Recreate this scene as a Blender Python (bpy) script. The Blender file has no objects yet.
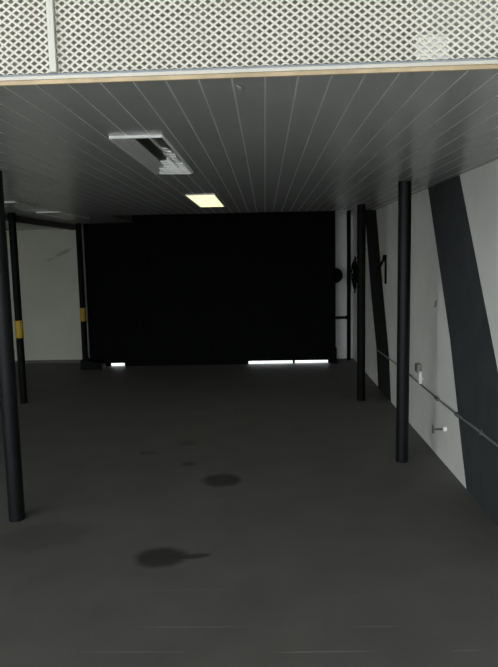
import bpy, bmesh, math, random
from mathutils import Vector, Matrix
random.seed(7)
PI = math.pi
scene = bpy.context.scene
C = scene.collection

# ------------------------------------------------------------------ materials
def nodes_of(m):
    m.use_nodes = True
    nt = m.node_tree
    return nt, nt.nodes, nt.links, nt.nodes['Principled BSDF']

def mat(name, col, rough=0.6, metal=0.0, var=0.12, nscale=6.0, bump=0.0, bscale=60.0, spec=0.5):
    m = bpy.data.materials.new(name)
    nt, N, L, P = nodes_of(m)
    P.inputs['Roughness'].default_value = rough
    P.inputs['Metallic'].default_value = metal
    P.inputs['Specular IOR Level'].default_value = spec
    tc = N.new('ShaderNodeTexCoord')
    nz = N.new('ShaderNodeTexNoise'); nz.inputs['Scale'].default_value = nscale
    nz.inputs['Detail'].default_value = 5
    L.new(tc.outputs['Object'], nz.inputs['Vector'])
    mr = N.new('ShaderNodeMapRange')
    mr.inputs['To Min'].default_value = 1 - var; mr.inputs['To Max'].default_value = 1 + var
    mr.inputs['From Min'].default_value = .3; mr.inputs['From Max'].default_value = .7
    L.new(nz.outputs['Fac'], mr.inputs['Value'])
    mx = N.new('ShaderNodeVectorMath'); mx.operation = 'SCALE'
    mx.inputs[0].default_value = col[:3]
    L.new(mr.outputs['Result'], mx.inputs['Scale'])
    L.new(mx.outputs['Vector'], P.inputs['Base Color'])
    if bump:
        b = N.new('ShaderNodeTexNoise'); b.inputs['Scale'].default_value = bscale; b.inputs['Detail'].default_value = 4
        L.new(tc.outputs['Object'], b.inputs['Vector'])
        bp = N.new('ShaderNodeBump'); bp.inputs['Strength'].default_value = bump; bp.inputs['Distance'].default_value = .01
        L.new(b.outputs['Fac'], bp.inputs['Height']); L.new(bp.outputs['Normal'], P.inputs['Normal'])
    return m

def add_marks(m, marks):
    """stains, scuffs and smears of their own shape: soft ellipses mixed over the base colour.
    each mark: (location, rotation, radii, colour, amount, raggedness)"""
    nt = m.node_tree; N = nt.nodes; L = nt.links; P = N['Principled BSDF']
    tc = N.new('ShaderNodeTexCoord')
    src = P.inputs['Base Color'].links[0].from_socket
    for loc, rot, rad, col, amt, rag in marks:
        mp = N.new('ShaderNodeMapping'); mp.vector_type = 'TEXTURE'
        mp.inputs['Location'].default_value = loc; mp.inputs['Rotation'].default_value = rot
        mp.inputs['Scale'].default_value = rad
        L.new(tc.outputs['Object'], mp.inputs['Vector'])
        ln = N.new('ShaderNodeVectorMath'); ln.operation = 'LENGTH'
        L.new(mp.outputs['Vector'], ln.inputs[0])
        nz = N.new('ShaderNodeTexNoise'); nz.inputs['Scale'].default_value = 14; nz.inputs['Detail'].default_value = 3
        L.new(tc.outputs['Object'], nz.inputs['Vector'])
        ma = N.new('ShaderNodeMath'); ma.operation = 'MULTIPLY_ADD'
        ma.inputs[1].default_value = rag; L.new(nz.outputs['Fac'], ma.inputs[0]); L.new(ln.outputs['Value'], ma.inputs[2])
        mr = N.new('ShaderNodeMapRange'); mr.interpolation_type = 'SMOOTHSTEP'
        mr.inputs['From Min'].default_value = .62 + rag * .5; mr.inputs['From Max'].default_value = 1.08 + rag * .5
        mr.inputs['To Min'].default_value = amt; mr.inputs['To Max'].default_value = 0
        L.new(ma.outputs['Value'], mr.inputs['Value'])
        mx = N.new('ShaderNodeMix'); mx.data_type = 'RGBA'
        L.new(mr.outputs['Result'], mx.inputs['Factor'])
        L.new(src, mx.inputs['A']); mx.inputs['B'].default_value = (*col, 1)
        src = mx.outputs['Result']
    L.new(src, P.inputs['Base Color'])

def emit(name, col, s):
    m = bpy.data.materials.new(name)
    nt, N, L, P = nodes_of(m)
    P.inputs['Base Color'].default_value = (.8, .8, .7, 1)
    P.inputs['Emission Color'].default_value = (*col, 1); P.inputs['Emission Strength'].default_value = s
    return m

M = {}
M['white_wall'] = mat('white_plaster', (.70, .695, .655), .8, var=.06, nscale=2.2, bump=.12, bscale=40)
M['back_wall'] = mat('olive_white_plaster', (.50, .505, .42), .8, var=.06, nscale=2.0, bump=.12, bscale=40)  # darker, slightly olive base colour than the right wall
M['strip_wall'] = mat('white_plaster_brightened', (.90, .89, .88), .8, var=.05, nscale=2.2, bump=.12, bscale=40)  # same white plaster, made paler to offset the shade in the corner
M['band'] = mat('dark_grey_wall_paint', (.034, .038, .041), .75, var=.22, nscale=5, bump=.35, bscale=28)
M['floor'] = mat('grey_painted_concrete', (.106, .104, .097), .65, var=.10, nscale=3.0, bump=.10, bscale=30, spec=.3)
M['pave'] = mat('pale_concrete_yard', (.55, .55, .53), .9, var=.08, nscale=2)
M['pave_bright'] = mat('pale_concrete_brightened', (.88, .88, .86), .9, var=.03, nscale=2)  # pavement colour whitened in place of sunlight on the ground behind the gate
M['plank'] = mat('white_pvc_plank', (.36, .365, .36), .22, var=.05, nscale=3, spec=.26)
M['groove'] = mat('pale_pvc_bead', (.62, .63, .61), .4, var=.03, spec=.3)
M['soffit'] = mat('grey_plaster_soffit', (.45, .45, .42), .7, var=.06)
M['upper'] = mat('grey_brown_upper_wall', (.30, .28, .235), .8, var=.22, nscale=4)
M['mesh'] = mat('white_enamel_expanded_metal', (.68, .66, .58), .5, var=.05, nscale=8)
M['post'] = mat('pale_grey_enamel', (.64, .64, .58), .45, var=.04)
M['trim_white'] = mat('cream_white_enamel', (.62, .595, .53), .45, var=.06)
M['trim_blue'] = mat('blue_grey_sealant', (.27, .31, .34), .6, var=.15, nscale=20)
M['trim_tan'] = mat('tan_wood_strip', (.50, .39, .24), .6, var=.2, nscale=12)
M['pole'] = mat('charcoal_painted_steel', (.0040, .0046, .0054), .5, var=.2, nscale=9, bump=.06, spec=.22)
M['pole_shaded'] = mat('charcoal_painted_steel_shaded', (.0026, .0029, .0028), .6, var=.2, spec=.10)  # same pole paint, darkened in colour for the weaker light further back
M['band_shaded'] = mat('dark_grey_wall_paint_shaded', (.017, .017, .0165), .8, var=.25, nscale=5, bump=.3, bscale=28, spec=.2)  # nearer band's paint again, with the dimness further back put into the colour
M['yellow'] = mat('yellow_safety_tape', (.42, .28, .018), .6, var=.12, nscale=20)
M['black'] = mat('black_painted_steel', (.0016, .0019, .0020), .8, var=.2, spec=.08)
M['blackrub'] = mat('black_rubber', (.003, .003, .004), .8, var=.2, spec=.1)
M['palepipe'] = mat('pale_grey_pipe', (.16, .16, .155), .6, var=.08)
M['conduit'] = mat('grey_conduit', (.21, .21, .205), .55, var=.1)
M['coupler'] = mat('dark_grey_coupler', (.09, .09, .09), .5, var=.1)
M['boxgrey'] = mat('grey_plastic_box', (.22, .21, .19), .6, var=.1)
M['whiteplastic'] = mat('white_plastic', (.86, .86, .84), .4, var=.03)
M['housing'] = mat('white_lamp_housing', (.94, .94, .93), .45, var=.03)
M['alu'] = mat('brushed_aluminium_reflector', (.62, .63, .63), .28, metal=1.0, var=.06)
M['tube'] = mat('frosted_glass_tube', (.72, .72, .70), .3, var=.02)
M['frost'] = mat('frosted_grey_diffuser', (.62, .62, .61), .35, var=.06)
M['lit'] = emit('lit_diffuser', (1.0, 1.0, .52), 1.3)
M['dark_base'] = mat('dark_skirting_paint', (.10, .10, .095), .7, var=.1)

add_marks(M['floor'], [
    ((-.347, 4.472, 0), (0, 0, .05), (.165, .155, .3), (.026, .026, .022), .85, .25),
    ((-.607, 3.277, 0), (0, 0, .1), (.165, .135, .3), (.022, .023, .021), .85, .30),
    ((-.415, 3.285, 0), (0, 0, .2), (.10, .035, .3), (.022, .023, .021), .8, .25),
    ((-.648, 4.844, 0), (0, 0, 0), (.065, .05, .3), (.03, .03, .026), .7, .3),
    ((-1.036, 5.141, 0), (0, 0, 0), (.085, .07, .3), (.035, .035, .03), .6, .4),
    ((-.72, 5.40, 0), (0, 0, .3), (.10, .09, .3), (.04, .04, .035), .5, .5),
    ((-1.35, 3.55, 0), (0, 0, .3), (.30, .22, .3), (.06, .06, .058), .5, .7),
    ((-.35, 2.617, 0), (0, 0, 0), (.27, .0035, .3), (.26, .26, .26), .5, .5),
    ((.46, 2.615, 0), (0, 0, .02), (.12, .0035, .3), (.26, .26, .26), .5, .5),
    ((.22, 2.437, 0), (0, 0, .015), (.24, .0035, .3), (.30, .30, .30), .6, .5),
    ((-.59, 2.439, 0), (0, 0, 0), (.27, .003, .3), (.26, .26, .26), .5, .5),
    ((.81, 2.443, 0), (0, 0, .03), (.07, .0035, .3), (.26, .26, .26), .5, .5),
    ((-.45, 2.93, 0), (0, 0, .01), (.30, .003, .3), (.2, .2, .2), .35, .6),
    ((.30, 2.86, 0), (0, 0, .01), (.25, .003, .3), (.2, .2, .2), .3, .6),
])
add_marks(M['back_wall'], [
    ((-3.20, 9.88, 1.76), (0, -.42, 0), (.15, .3, .035), (.10, .10, .09), .42, 1.3),
    ((-3.41, 9.88, 1.66), (0, -.35, 0), (.11, .3, .02), (.15, .15, .14), .35, 1.3),
])

# ------------------------------------------------------------------ mesh helpers
def obj(name, bm, material, parent=None, smooth=False, loc=None):
    me = bpy.data.meshes.new(name)
    bmesh.ops.recalc_face_normals(bm, faces=bm.faces)
    bm.to_mesh(me); bm.free()
    mats = material if isinstance(material, (list, tuple)) else [material]
    for m in mats: me.materials.append(m)
    if smooth:
        for p in me.polygons: p.use_smooth = True
        me.set_sharp_from_angle(angle=math.radians(40))
    o = bpy.data.objects.new(name, me)
    C.objects.link(o)
    if parent: o.parent = parent
    if loc: o.location = loc
    return o

def box(bm, x0, x1, y0, y1, z0, z1, bev=0.0, mi=0):
    r = bmesh.ops.create_cube(bm, size=1.0)
    vs = r['verts']
    for v in vs:
        v.co = Vector(((x0 + x1) / 2 + v.co.x * (x1 - x0), (y0 + y1) / 2 + v.co.y * (y1 - y0), (z0 + z1) / 2 + v.co.z * (z1 - z0)))
    fs = list({f for v in vs for f in v.link_faces})
    for f in fs: f.material_index = mi
    if bev:
        es = list({e for v in vs for e in v.link_edges})
        bmesh.ops.bevel(bm, geom=es, offset=bev, segments=2, affect='EDGES', profile=.5)
    return bm

def bx(x0, x1, y0, y1, z0, z1, bev=0.0):
    return box(bmesh.new(), x0, x1, y0, y1, z0, z1, bev)

def tube(bm, pts, r, seg=14, caps=True, closed=False):
    """round bar along a list of points"""
    pts = [Vector(p) for p in pts]
    rings = []
    n = len(pts)
    up = Vector((0, 0, 1))
    for i, p in enumerate(pts):
        a = pts[i - 1] if (i > 0 or closed) else pts[i]
        b = pts[(i + 1) % n] if (i < n - 1 or closed) else pts[i]
        t = (b - a).normalized()
        u = t.cross(up)
        if u.length < 1e-3: u = t.cross(Vector((1, 0, 0)))
        u.normalize(); w = u.cross(t).normalized()
        rr = r[i] if isinstance(r, (list, tuple)) else r
        rings.append([bm.verts.new(p + rr * (math.cos(2 * PI * k / seg) * u + math.sin(2 * PI * k / seg) * w)) for k in range(seg)])
    rg = range(n if closed else n - 1)
    for i in rg:
        A, B = rings[i], rings[(i + 1) % n]
        for k in range(seg):
            bm.faces.new((A[k], A[(k + 1) % seg], B[(k + 1) % seg], B[k]))
    if caps and not closed:
        bm.faces.new(rings[0]); bm.faces.new(rings[-1][::-1])
    return bm

def prism_x(poly, x0, x1):
    """a (y,z) outline extruded in x"""
    bm = bmesh.new()
    A = [bm.verts.new((x0, y, z)) for y, z in poly]; B = [bm.verts.new((x1, y, z)) for y, z in poly]
    bm.faces.new(A); bm.faces.new(B[::-1])
    n = len(poly)
    for i in range(n): bm.faces.new((A[i], A[(i + 1) % n], B[(i + 1) % n], B[i]))
    return bm

def tag(o, label, cat, group=None):
    o['label'] = label; o['category'] = cat
    if group: o['group'] = group
    return o

def thing(name, label, cat, loc, group=None):
    o = bpy.data.objects.new(name, None); C.objects.link(o)
    o.location = loc; o.empty_display_size = .1
    return tag(o, label, cat, group)

def struct(name, bm, m, label=None, parent=None, smooth=False):
    o = obj(name, bm, m, parent, smooth)
    if not parent: o['kind'] = 'structure'
    if label: o['label'] = label
    if not parent: o['category'] = name.split('_')[0]
    return o

# ------------------------------------------------------------------ the setting
XR = 1.385          # right wall
YB = 9.88           # back wall
YE = 7.90           # far edge of the planked ceiling
ZC = 2.19           # planked ceiling
XL = -5.6           # left wall (outside the frame)
YF = 1.961            # front edge of the upper floor
FRONT = 1.35

bm = bmesh.new()
box(bm, XL, XR, FRONT, 9.53, -.15, 0); box(bm, XL, -2.80, 9.53, YB + .2, -.15, 0); box(bm, 1.06, XR, 9.53, YB + .2, -.15, 0)
struct('floor', bm, M['floor'], 'dark grey painted concrete floor with two dark round stains')
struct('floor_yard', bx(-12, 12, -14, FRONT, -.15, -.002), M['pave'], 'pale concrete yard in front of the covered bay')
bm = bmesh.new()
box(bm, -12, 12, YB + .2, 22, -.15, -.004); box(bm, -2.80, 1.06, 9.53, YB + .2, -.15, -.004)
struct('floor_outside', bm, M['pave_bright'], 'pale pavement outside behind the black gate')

struct('wall_right', bx(XR, XR + .2, 1.0, YB + .2, -.1, 5.0), M['white_wall'], 'white plaster wall on the right with dark diagonal bands')
struct('wall_left', bx(XL - .2, XL, 1.0, YB + .2, -.1, 5.0), M['white_wall'], 'white plaster wall far to the left')
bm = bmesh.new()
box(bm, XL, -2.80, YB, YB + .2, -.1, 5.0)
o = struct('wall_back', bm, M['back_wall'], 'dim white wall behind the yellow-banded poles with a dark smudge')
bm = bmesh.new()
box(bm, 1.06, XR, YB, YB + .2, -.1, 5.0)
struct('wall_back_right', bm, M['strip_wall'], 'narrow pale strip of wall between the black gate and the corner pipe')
struct('wall_back_top', bx(-2.80, 1.06, YB, YB + .2, 2.9, 5.0), M['upper'], 'wall over the gate')
bm = bmesh.new(); box(bm, XL, -2.80, YB - .012, YB, 0, .05, .003)
struct('baseboard_back', bm, M['dark_base'], 'low dark skirting under the dim back wall')

# planked ceiling: 10 cm boards with pale beads between them, under the upper floor
bm = bmesh.new()
def yfront(x): return YF + .014 - .022 * (x + .05)
def plank_run(bm, x0, x1, y0, y1, mi, z):
    vs = [bm.verts.new((x0, y0 if y0 is not None else yfront(x0), z)), bm.verts.new((x1, y0 if y0 is not None else yfront(x1), z)),
          bm.verts.new((x1, y1, z)), bm.verts.new((x0, y1, z))]
    f = bm.faces.new(vs); f.material_index = mi
    return vs
pitch = .1017; gw = .0068
k0 = int(math.floor((-2.95 - .009) / pitch)); k1 = int(math.ceil((XR - .009) / pitch))
for k in range(k0, k1 + 1):
    xa = .009 + k * pitch + gw / 2; xb = .009 + (k + 1) * pitch - gw / 2
    xa2 = max(xa, -2.98); xb2 = min(xb, XR)
    y1 = YB if xa < -2.0 else YE
    if xb2 > xa2:
        plank_run(bm, xa2, xb2, None, y1, 0, ZC)
    g0, g1 = .009 + k * pitch - gw / 2, .009 + k * pitch + gw / 2
    if g0 > -2.98 and g1 < XR:
        a = plank_run(bm, g0, g1, None, y1, 1, ZC + .0012)
        for s, x in ((0, g0), (1, g1)):
            f = bm.faces.new([bm.verts.new((x, yfront(x), ZC)), bm.verts.new((x, y1, ZC)), bm.verts.new((x, y1, ZC + .0012)), bm.verts.new((x, yfront(x), ZC + .0012))])
            f.material_index = 1
struct('ceiling', bm, [M['plank'], M['groove']], 'low ceiling of grey boards with pale joints')
# upper floor slab over the boards
bm = bmesh.new(); box(bm, -2.98, XR, YF + .06, YE, ZC + .004, ZC + .03); box(bm, -2.98, -2.0, YE, YB, ZC + .004, ZC + .03)
struct('floor_upper', bm, M['soffit'], 'upper floor slab over the boarded ceiling')
struct('ceiling_left', bx(XL, -3.03, YF, YB, 2.128, ZC + .03), M['plank'], 'lower strip of ceiling beyond the left poles')
struct('trim_left', bx(-3.03, -2.965, YF, YB, 2.112, ZC + .03), M['coupler'], 'dark edge strip along the ceiling over the left poles')
# closing walls of the dark well in front of the gate and of the upper room
struct('wall_upper', bx(XL, XR, 6.0, 6.1, ZC + .03, 5.0), M['upper'], 'dim wall of the upper room behind the metal mesh')
struct('wall_well', bx(-2.0, XR, YE - .08, YE, ZC + .004, 3.4), M['upper'], 'inner wall over the far ceiling edge')
struct('wall_well_side', bx(-2.06, -2.0, YE, YB, ZC + .004, 3.4), M['upper'], 'side wall of the well before the gate')
struct('ceiling_well', bx(-2.06, XR, YE - .08, YB, 3.4, 3.5), M['upper'], 'dark ceiling over the gate')
struct('wall_light_blocker', bx(XR, XR + .2, -4.5, 1.0, -.1, 4.6), M['upper'], 'added wall out of view, blocking light from the front right')  # unseen, put in to block light from the front right
struct('roof', bx(XL - .2, XR + .2, -4.5, YB + .2, 4.6, 4.8), M['upper'], 'roof over the upper room, with an added overhang cutting overhead light')  # run forward over the yard, out of view, to cut light from overhead

# diagonal dark bands painted over the white wall (thin proud coat)
t1 = [(5.40, 2.189), (4.69, 1.0), (4.45, .465), (4.36, .26), (4.29, .12), (4.235, .001), (3.08, .001), (3.40, .45), (3.843, 1.12), (4.553, 2.189)]
t2 = [(8.80, 2.30), (8.2, 1.1), (7.805, .48), (7.665, .001), (6.89, .001), (7.02, .51), (7.37, 1.15), (7.895, 2.189), (7.99, 2.30)]
struct('trim_1', prism_x(t1, XR - .004, XR + .01), M['band'], 'wide dark grey diagonal band on the white wall, nearer the mesh')
struct('trim_2', prism_x(t2, XR - .004, XR + .01), M['band_shaded'], 'dark diagonal band on the white wall behind the far right pole')

# edge of the upper floor: tan strip, cream strip, blue-grey strip
def edge_strip(name, m, z0, z1, dy0, dy1, label):
    bm = bmesh.new()
    P = []
    for x in (XL, XR):
        y = yfront(x)
        P.append([bm.verts.new((x, y + dy0, z0)), bm.verts.new((x, y + dy1, z0)), bm.verts.new((x, y + dy1, z1)), bm.verts.new((x, y + dy0, z1))])
    A, B = P
    bm.faces.new(A); bm.faces.new(B[::-1])
    for i in range(4): bm.faces.new((A[i], A[(i + 1) % 4], B[(i + 1) % 4], B[i]))
    return struct(name, bm, m, label)
edge_strip('trim_3', M['trim_tan'], 2.1885, 2.2010, -.006, .004, 'thin tan strip along the front edge of the ceiling')
edge_strip('trim_4', M['trim_white'], 2.2010, 2.2110, -.012, .075, 'cream white strip along the front edge of the upper floor')
edge_strip('trim_5', M['trim_blue'], 2.2110, 2.2175, -.009, .075, 'thin blue-grey line under the metal mesh')

# ------------------------------------------------------------------ the gate (door_1)
g = bpy.data.objects.new('door_1', None); C.objects.link(g); g.location = (-.85, 9.5, 0)
g['kind'] = 'structure'; g['label'] = 'black corrugated sliding gate with daylight under it'; g['category'] = 'door'
gaps = [(-2.42, -2.20), (-.282, .40), (.432, .945)]
cuts = [-2.74, -1.80, -.86, .08, 1.03]
for a, b in zip(cuts[:-1], cuts[1:]):
    bm = bmesh.new()
    n = 12
    for i in range(n):                      # upright ribs
        xa = a + (b - a) * i / n; xb = a + (b - a) * (i + 1) / n
        d = .012 if i % 2 else 0
        box(bm, xa, xb, 9.50 + d, 9.525 + d, .075, 2.95)
    p = obj('gate_leaf', bm, M['black'], g); p.location = (.85, -9.5, 0)
bm = bmesh.new()
for x in cuts[1:-1]: box(bm, x - .025, x + .025, 9.485, 9.50, .075, 2.95, .004)
box(bm, -2.74, 1.03, 9.488, 9.53, .048, .10)
xs = [-2.74] + [v for gp in gaps for v in gp] + [1.03]
for i in range(0, len(xs), 2): box(bm, xs[i], xs[i + 1], 9.488, 9.53, .001, .05)
p = obj('gate_frame', bm, M['black'], g); p.location = (.85, -9.5, 0)
bm = bmesh.new(); box(bm, -2.80, -2.74, 9.52, YB + .02, 0, 2.95); box(bm, 1.03, 1.06, 9.5, YB + .02, 0, 2.95); box(bm, -2.80, 1.06, 9.52, YB + .02, 2.9, 2.96)  # side returns added to stop daylight leaking past the gate edges
p = obj('gate_jamb_light_block', bm, M['black'], g); p.location = (.85, -9.5, 0)

# ------------------------------------------------------------------ poles
def pole(x, y, r, label, top=ZC, band=None, name='support_pole', group=None, m='pole'):
    t = thing(name, label, 'pole', (x, y, 0), group)
    bm = bmesh.new()
    tube(bm, [(0, 0, 0), (0, 0, top)], r, 28)
    obj('shaft', bm, M[m], t, True)
    if band:
        z0, z1 = band
        bm = bmesh.new(); tube(bm, [(0, 0, z0), (0, 0, z0 + .004), (0, 0, z1 - .004), (0, 0, z1)], [r + .001, r + .004, r + .004, r + .001], 28)
        b = obj('safety_band', bm, M['yellow'], t, True); b['label'] = 'yellow safety band'
    return t
G = 'dark steel poles carrying the ceiling'
pole(1.069, 4.86, .049, 'charcoal pole beside the white right wall, nearer right-hand one', group=G)
pole(1.066, 6.993, .046, 'charcoal pole in front of the far dark diagonal band, right side', group=G, m='pole_shaded')
pole(-1.624, 3.804, .050, 'thick dark pole at the left edge of the picture, nearest the viewer', group=G)
pole(-2.846, 7.075, .041, 'dark pole with a yellow band just behind the nearest left pole', band=(.77, .97), group=G, m='pole_shaded')
pole(-2.800, 9.44, .040, 'thin dark pole with a yellow band at the left end of the black gate', band=(.715, .918), group=G, m='pole_shaded')

# pale thin pipe beside the last left pole
t = thing('upright_pipe', 'thin pale grey upright pipe between yellow-banded pole and black gate', 'pipe', (-2.738, 9.44, 0))
bm = bmesh.new(); tube(bm, [(0, 0, .0), (0, 0, ZC)], .0125, 14); obj('pipe', bm, M['palepipe'], t, True)

# dark pipe in the far right corner with a latch bar to the gate
t = thing('corner_pipe', 'thin black upright pipe in the far right corner', 'pipe', (1.290, 9.72, 0))
bm = bmesh.new(); tube(bm, [(0, 0, 0), (0, 0, 3.4)], .030, 18); obj('pipe', bm, M['black'], t, True)
bm = bmesh.new()
for z in (.45, 1.9):
    bm = bmesh.new(); tube(bm, [(0, 0, z), (0, YB - 9.72, z)], .012, 10); obj('bracket', bm, M['black'], t, True)
t = thing('latch_bar', 'short black horizontal bar between the gate edge and corner pipe', 'bar', (1.16, 9.655, .68))
box_bm = bx(-.13, .105, -.018, .018, -.020, .020, .005); obj('bar', box_bm, M['black'], t)
bm = bmesh.new(); tube(bm, [(.085, 0, -.03), (.085, 0, .03)], .014, 12); obj('pin', bm, M['black'], t, True)

# round disc on the gate's right edge
t = thing('round_disc', 'black round disc fixed to the right edge of the black gate', 'disc', (1.050, 9.47, 1.338))
bm = bmesh.new()
prof = [(-.022, .0), (-.022, .05), (-.030, .06), (-.030, .095), (-.020, .112), (.0, .115), (.012, .112), (.016, .09)]
tube(bm, [(0, y, 0) for y, r in prof[1:]], [r for y, r in prof[1:]], 36)
obj('rim', bm, M['blackrub'], t, True)
bm = bmesh.new(); tube(bm, [(0, -.05, 0), (0, -.045, 0), (0, -.02, 0)], [.028, .036, .040], 24); obj('hub', bm, M['black'], t, True)
bm = bmesh.new(); tube(bm, [(0, .012, 0), (0, .04, 0)], .02, 12); obj('axle', bm, M['black'], t, True)

# block at the gate's lower right corner
t = thing('gate_stop', 'small black block at the lower right corner of the black gate', 'block', (1.035, 9.462, 0))
obj('block', bx(-.035, .035, -.024, .024, 0, .245, .006), M['black'], t)
obj('plate', bx(-.05, .05, -.034, .034, 0, .012, .003), M['black'], t)

# low dark box at the foot of the last left pole
t = thing('low_box', 'low dark box with a sloping end at the foot of the pole beside the gate', 'box', (-2.645, 9.295, 0))
bm = bmesh.new()
outl = [(-.165, 0), (-.165, .13), (-.15, .155), (-.09, .165), (-.06, .13), (.02, .112), (.13, .105), (.165, .085), (.175, 0)]
A = [bm.verts.new((x, -.09, z)) for x, z in outl]; B = [bm.verts.new((x, .09, z)) for x, z in outl]
bm.faces.new(A); bm.faces.new(B[::-1])
for i in range(len(outl)): bm.faces.new((A[i], A[(i + 1) % len(outl)], B[(i + 1) % len(outl)], B[i]))
bmesh.ops.bevel(bm, geom=[e for e in bm.edges], offset=.006, segments=2, affect='EDGES')
obj('casing', bm, M['pole_shaded'], t, True)
bm = bmesh.new(); tube(bm, [(.10, -.09, .05), (.10, -.105, .05)], [.028, .024], 18); obj('cap', bm, M['blackrub'], t, True)

# ------------------------------------------------------------------ right wall fittings
# conduit along the wall
t = thing('conduit', 'thin grey conduit running along the lower white wall', 'pipe', (XR, 5.0, .485))
bm = bmesh.new()
yy = [7.70, 7.2, 6.6, 5.96, 5.4, 5.0, 4.47, 4.0, 3.6, 2.4]
zz = [.462, .474, .487, .486, .481, .478, .481, .494, .497, .50]
tube(bm, [(-.013, y - 5.0, z - .485) for y, z in zip(yy, zz)], .0078, 12)
obj('pipe', bm, M['conduit'], t, True)
for y, z in ((4.985, .478), (4.45, .481), (7.02, .478)):
    bm = bmesh.new(); tube(bm, [(-.013, y - 5.035, z - .485), (-.013, y - 5.03, z - .485), (-.013, y - 4.97, z - .485), (-.013, y - 4.965, z - .485)], [.010, .015, .015, .010], 14)
    obj('coupler', bm, M['coupler'], t, True)
for y, z in ((6.3, .487), (3.95, .495)):
    bm = bmesh.new(); box(bm, -.024, 0, y - 5.008, y - 4.992, z - .503, z - .467, .002)
    obj('clip', bm, M['coupler'], t)

# grey outlet box on the wall, white pipe below it
t = thing('outlet_box', 'small grey outlet box on white wall above the conduit', 'outlet', (XR, 5.575, .622))
obj('box', bx(-.042, 0, -.055, .055, -.040, .040, .006), M['boxgrey'], t)
obj('socket', bx(-.047, -.040, -.034, .034, -.024, .024, .003), M['coupler'], t)
t = thing('white_pipe', 'short white upright plastic pipe between outlet box and conduit', 'pipe', (XR, 5.49, .49))
bm = bmesh.new(); tube(bm, [(-.022, 0, .006), (-.022, 0, .116)], .016, 16); obj('pipe', bm, M['whiteplastic'], t, True)
bm = bmesh.new(); box(bm, -.01, 0, -.026, .026, .04, .06, .002); obj('clip', bm, M['whiteplastic'], t)

# tap
t = thing('wall_tap', 'small dark tap sticking out of the white wall below the conduit', 'tap', (XR, 4.76, .287))
bm = bmesh.new(); tube(bm, [(0, 0, 0), (-.012, 0, 0), (-.026, 0, 0)], [.019, .019, .014], 20); f = obj('flange', bm, M['whiteplastic'], t, True); f['label'] = 'white wall flange'
bm = bmesh.new(); tube(bm, [(-.02, 0, 0), (-.095, 0, 0)], .0095, 14); obj('spout', bm, M['coupler'], t, True)
bm = bmesh.new(); box(bm, -.108, -.094, -.012, .012, -.034, .034, .004); obj('handle', bm, M['coupler'], t, True)

# nail mark hook
t = thing('small_hook', 'tiny dark hook on white wall between the pole and wide diagonal band', 'hook', (XR, 5.08, 1.24))
bm = bmesh.new(); tube(bm, [(0, 0, .022), (-.008, 0, .021), (-.010, 0, 0), (-.010, 0, -.02), (-.014, 0, -.024), (-.018, 0, -.018)], .004, 10); obj('hook', bm, M['coupler'], t, True)

# black angled bracket
t = thing('wall_bracket', 'black bracket with a slanting arm on the white wall behind the near right pole', 'bracket', (XR, 7.23, 1.47))
obj('plate', bx(-.012, 0, -.035, .035, -.165, .165, .003), M['black'], t)
bm = bmesh.new(); tube(bm, [(-.01, -.0, .135), (-.03, .06, .09), (-.055, .12, .02), (-.062, .14, -.01)], [.014, .014, .014, .012], 12); obj('arm', bm, M['black'], t, True)
bm = bmesh.new(); tube(bm, [(-.02, 0, .165), (-.02, 0, .12)], [.018, .024], 14); obj('pivot', bm, M['black'], t, True)

# coiled cable hung beside the corner pipe
t = thing('hanging_cable', 'tangle of black cable hanging on the wall beside the corner pipe', 'cable', (XR, 9.35, 1.62))
bm = bmesh.new()
pts = []
for i in range(150):
    a = i * .42; k = i / 150
    pts.append((-.055 + .04 * math.sin(a * .31 + 1) * math.cos(a), .10 * math.cos(a) + .03 * math.sin(i * .17), -.27 + (.15 + .07 * math.sin(i * .23)) * math.sin(a) + .05 * math.sin(i * .11)))
tube(bm, pts, .0085, 8); obj('coil', bm, M['blackrub'], t, True)
bm = bmesh.new(); tube(bm, [(-.03, .05, -.45), (-.04, .09, -.50), (-.035, .12, -.52), (-.035, .16, -.55)], .012, 8); obj('plug', bm, M['blackrub'], t, True)
bm = bmesh.new(); tube(bm, [(0, 0, -.02), (-.05, 0, -.02), (-.062, 0, .0)], .008, 8); obj('peg', bm, M['black'], t, True)

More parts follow.
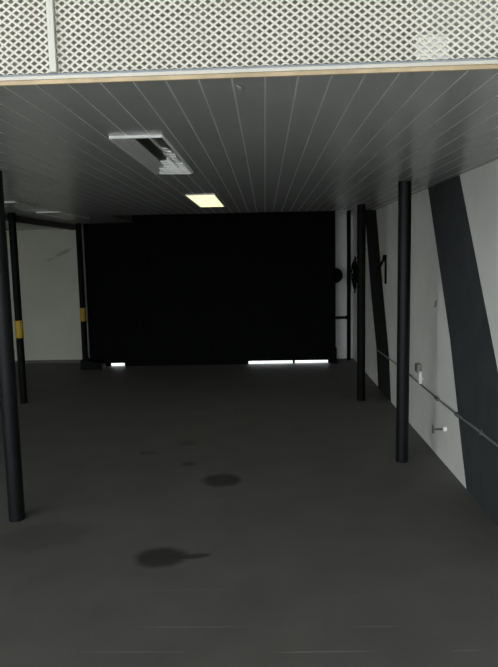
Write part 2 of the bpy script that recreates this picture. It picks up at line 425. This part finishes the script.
# ------------------------------------------------------------------ ceiling luminaires
def luminaire(x0, x1, y0, y1, label, kind, group='slim white ceiling luminaires'):
    w, l, h = x1 - x0, y1 - y0, (.010 if kind == 'lit' else .013)
    t = thing('ceiling_light', label, 'ceiling light', ((x0 + x1) / 2, (y0 + y1) / 2, ZC), group)
    bm = bmesh.new()
    box(bm, -w / 2, w / 2, -l / 2, -l / 2 + .012, -h, 0, .002); box(bm, -w / 2, w / 2, l / 2 - .012, l / 2, -h, 0, .002)
    box(bm, -w / 2, -w / 2 + .006, -l / 2 + .012, l / 2 - .012, -h, 0); box(bm, w / 2 - .006, w / 2, -l / 2 + .012, l / 2 - .012, -h, 0)
    obj('housing', bm, M['housing'], t)
    if kind == 'lit':
        d = obj('diffuser', bx(-w / 2 + .006, w / 2 - .006, -l / 2 + .012, l / 2 - .012, -h + .001, -.004), M['lit'], t)
        d['label'] = 'glowing pale yellow diffuser'
        return t
    # reflector tray: two shallow troughs
    bm = bmesh.new()
    n = 16; ya, yb = -l / 2 + .012, l / 2 - .012
    row = []
    for i in range(n + 1):
        x = -w / 2 + .006 + (w - .012) * i / n
        ph = (i / n * 2) % 1.0 if i < n else 0
        z = -.002 - .008 * abs(math.cos(PI * i / n * 2)) ** 2
        row.append((bm.verts.new((x, ya, z)), bm.verts.new((x, yb, z))))
    for a, b in zip(row[:-1], row[1:]): bm.faces.new((a[0], b[0], b[1], a[1]))
    obj('reflector', bm, M['alu'], t, True)
    if kind == 'plain':
        obj('diffuser', bx(-w / 2 + .006, w / 2 - .006, ya, yb, -h + .001, -h + .004), M['plank'], t)
        return t
    for sx in (-.25, .25):
        bm = bmesh.new(); tube(bm, [(sx * w, ya + .005, -.0085), (sx * w, yb - .005, -.0085)], .006, 12); obj('fluorescent_tube', bm, M['tube'], t, True)
    if kind == 'louvre':
        # cross blades, whole at the far end and broken short towards the near end
        bm = bmesh.new(); box(bm, -w / 2 + .006, -.012, ya, yb, -h + .001, -h + .004, .001)
        obj('diffuser', bm, M['frost'], t)
        nb = 12
        for i in range(nb):
            k = i / (nb - 1)
            y = yb - .02 - .86 * (1 - k)
            xr = w * .5 - .010 - .02 * random.random() * (1 - k)
            xl = w * (.30 - .72 * k ** 1.15) + random.uniform(-.018, .018)
            xl = max(xl, -w * .5 + .012)
            if xr - xl < .02: continue
            bm = bmesh.new()
            vs = [(xl, y, -.003), (xr, y, -.003), (xr - .004, y - .004, -h - .012 * k + .007 * random.random()), (xl + .01, y - .004, -h - .010 * k + .006 * random.random())]
            vv = [bm.verts.new(v) for v in vs]; v2 = [bm.verts.new((a, b + .002, c)) for a, b, c in vs]
            bm.faces.new(vv); bm.faces.new(v2[::-1])
            for j in range(4): bm.faces.new((vv[j], vv[(j + 1) % 4], v2[(j + 1) % 4], v2[j]))
            obj('louvre_blade', bm, M['housing'], t)
    return t
luminaire(-.680, -.442, 2.82, 4.03, 'unlit white ceiling light with broken shiny louvre, largest in the ceiling', 'louvre')
luminaire(-.678, -.422, 5.46, 6.76, 'lit ceiling light glowing pale yellow over the middle of the floor', 'lit')
luminaire(-2.54, -2.28, 7.0, 8.2, 'unlit slim ceiling light above the dim back wall, beyond the left poles', 'plain')
luminaire(-2.52, -2.27, 5.73, 6.60, 'unlit slim ceiling light mostly hidden behind the thick left pole', 'plain')

# little bent clip on the front of the ceiling
t = thing('ceiling_clip', 'tiny pale bent clip on a ceiling joint near the front edge', 'clip', (-.070, 2.075, ZC))
bm = bmesh.new(); tube(bm, [(-.012, -.02, 0), (-.004, -.012, -.005), (.002, .004, -.006), (.004, .02, -.001)], [.003, .006, .006, .003], 10); obj('clip', bm, M['plank'], t, True)

# ------------------------------------------------------------------ expanded-metal mesh above the edge
PX, PZ = .0305, .0227
def mesh_panel(xa, xb, za, zb, label, x_ref):
    y = YF - .002
    t = thing('expanded_metal_mesh', label, 'metal mesh', ((xa + xb) / 2, y, za), 'white metal mesh panels')
    ox = (xa + xb) / 2
    bm = bmesh.new(); cache = {}
    def V(x, z, ty):
        x = min(max(x, xa), xb); z = min(max(z, za), zb)
        k = (round(x, 5), round(z, 5), ty)
        if k not in cache: cache[k] = bm.verts.new((x - ox, yfront(x) - YF - .010 + ty, z - za))
        return cache[k]
    inn = .655
    nz = int((zb - za) / (PZ / 2)) + 2
    i0 = int(math.floor((xa - x_ref) / PX)) - 1; i1 = int(math.ceil((xb - x_ref) / PX)) + 1
    for j in range(-1, nz):
        for i in range(i0, i1 + 1):
            cx = x_ref + (i + (.5 if j % 2 else 0)) * PX; cz = za - .004 + j * PZ / 2
            if cx + PX / 2 <= xa + 1e-6 or cx - PX / 2 >= xb - 1e-6 or cz - PZ / 2 >= zb - 1e-6 or cz + PZ / 2 <= za + 1e-6: continue
            out = [(cx + PX / 2, cz), (cx, cz + PZ / 2), (cx - PX / 2, cz), (cx, cz - PZ / 2)]
            ins = [(cx + (a - cx) * inn, cz + (b - cz) * inn) for a, b in out]
            O = [V(a, b, 0) for a, b in out]; I = [V(a, b, 0.0005) for a, b in ins]; Bk = [V(a, b, .004) for a, b in ins]
            for k in range(4):
                for q in ((O[k], O[(k + 1) % 4], I[(k + 1) % 4], I[k]), (I[k], I[(k + 1) % 4], Bk[(k + 1) % 4], Bk[k])):
                    if len(set(q)) == 4:
                        try: bm.faces.new(q)
                        except ValueError: pass
                    elif len(set(q)) == 3:
                        u = []
                        for v in q:
                            if v not in u: u.append(v)
                        try: bm.faces.new(u)
                        except ValueError: pass
    # back face of the sheet
    for j in range(-1, nz):
        for i in range(i0, i1 + 1):
            cx = x_ref + (i + (.5 if j % 2 else 0)) * PX; cz = za - .004 + j * PZ / 2
            if cx + PX / 2 <= xa + 1e-6 or cx - PX / 2 >= xb - 1e-6 or cz - PZ / 2 >= zb - 1e-6 or cz + PZ / 2 <= za + 1e-6: continue
            out = [(cx + PX / 2, cz), (cx, cz + PZ / 2), (cx - PX / 2, cz), (cx, cz - PZ / 2)]
            ins = [(cx + (a - cx) * inn, cz + (b - cz) * inn) for a, b in out]
            O = [V(a, b, .0045) for a, b in out]; I = [V(a, b, .004) for a, b in ins]
            for k in range(4):
                q = (O[k], I[k], I[(k + 1) % 4], O[(k + 1) % 4])
                u = []
                for v in q:
                    if v not in u: u.append(v)
                if len(u) > 2:
                    try: bm.faces.new(u)
                    except ValueError: pass
    bmesh.ops.dissolve_degenerate(bm, dist=1e-6, edges=bm.edges)
    obj('mesh_sheet', bm, M['mesh'], t)
    bm = bmesh.new()
    box(bm, xa - ox, xb - ox, -.004, .006, zb - za, zb - za + .03, .003)
    obj('top_rail', bm, M['post'], t)
    return t
ZT = 2.95
mesh_panel(-.6235, XR - .002, 2.2180, ZT, 'wide white diamond metal mesh right of the upright bar, above the ceiling', -.295)
mesh_panel(-2.10, -.6445, 2.2180, ZT, 'white diamond metal mesh left of the upright bar, above the ceiling', -.680)
t = thing('mesh_post', 'flat white upright bar between the two mesh panels', 'bar', (-.634, YF + .008, 2.2175))
obj('bar', bx(-.0105, .0105, -.008, .005, 0, ZT + .03 - 2.2175, .002), M['post'], t)
t = thing('pale_card', 'small pale card behind the mesh near the right end', 'card', (.508, YF + .002, 2.2180))
bm = bx(-.048, .048, -.002, .002, 0, .075, .001); obj('card', bm, M['whiteplastic'], t)

# ------------------------------------------------------------------ light
w = bpy.data.worlds.new('daylight'); scene.world = w; w.use_nodes = True
bg = w.node_tree.nodes['Background']
bg.inputs['Color'].default_value = (.95, 1.0, 1.03, 1); bg.inputs['Strength'].default_value = 3.9

# ------------------------------------------------------------------ camera
cam = bpy.data.cameras.new('camera'); co = bpy.data.objects.new('camera', cam); C.objects.link(co)
cam.sensor_fit = 'HORIZONTAL'; cam.sensor_width = 36; cam.lens = 36 * 624 / 498
cam.clip_start = .05; cam.clip_end = 100
R = Matrix.Rotation(math.radians(1.599), 4, 'Z') @ Matrix.Rotation(math.radians(90 - 7.049), 4, 'X') @ Matrix.Rotation(math.radians(-1.15), 4, 'Z')
co.matrix_world = Matrix.Translation((0, 0, 1.65)) @ R
scene.camera = co
vs = scene.view_settings
vs.view_transform = 'Standard'; vs.look = 'None'; vs.gamma = 1; vs.use_curve_mapping = False
vs.exposure = 0.0
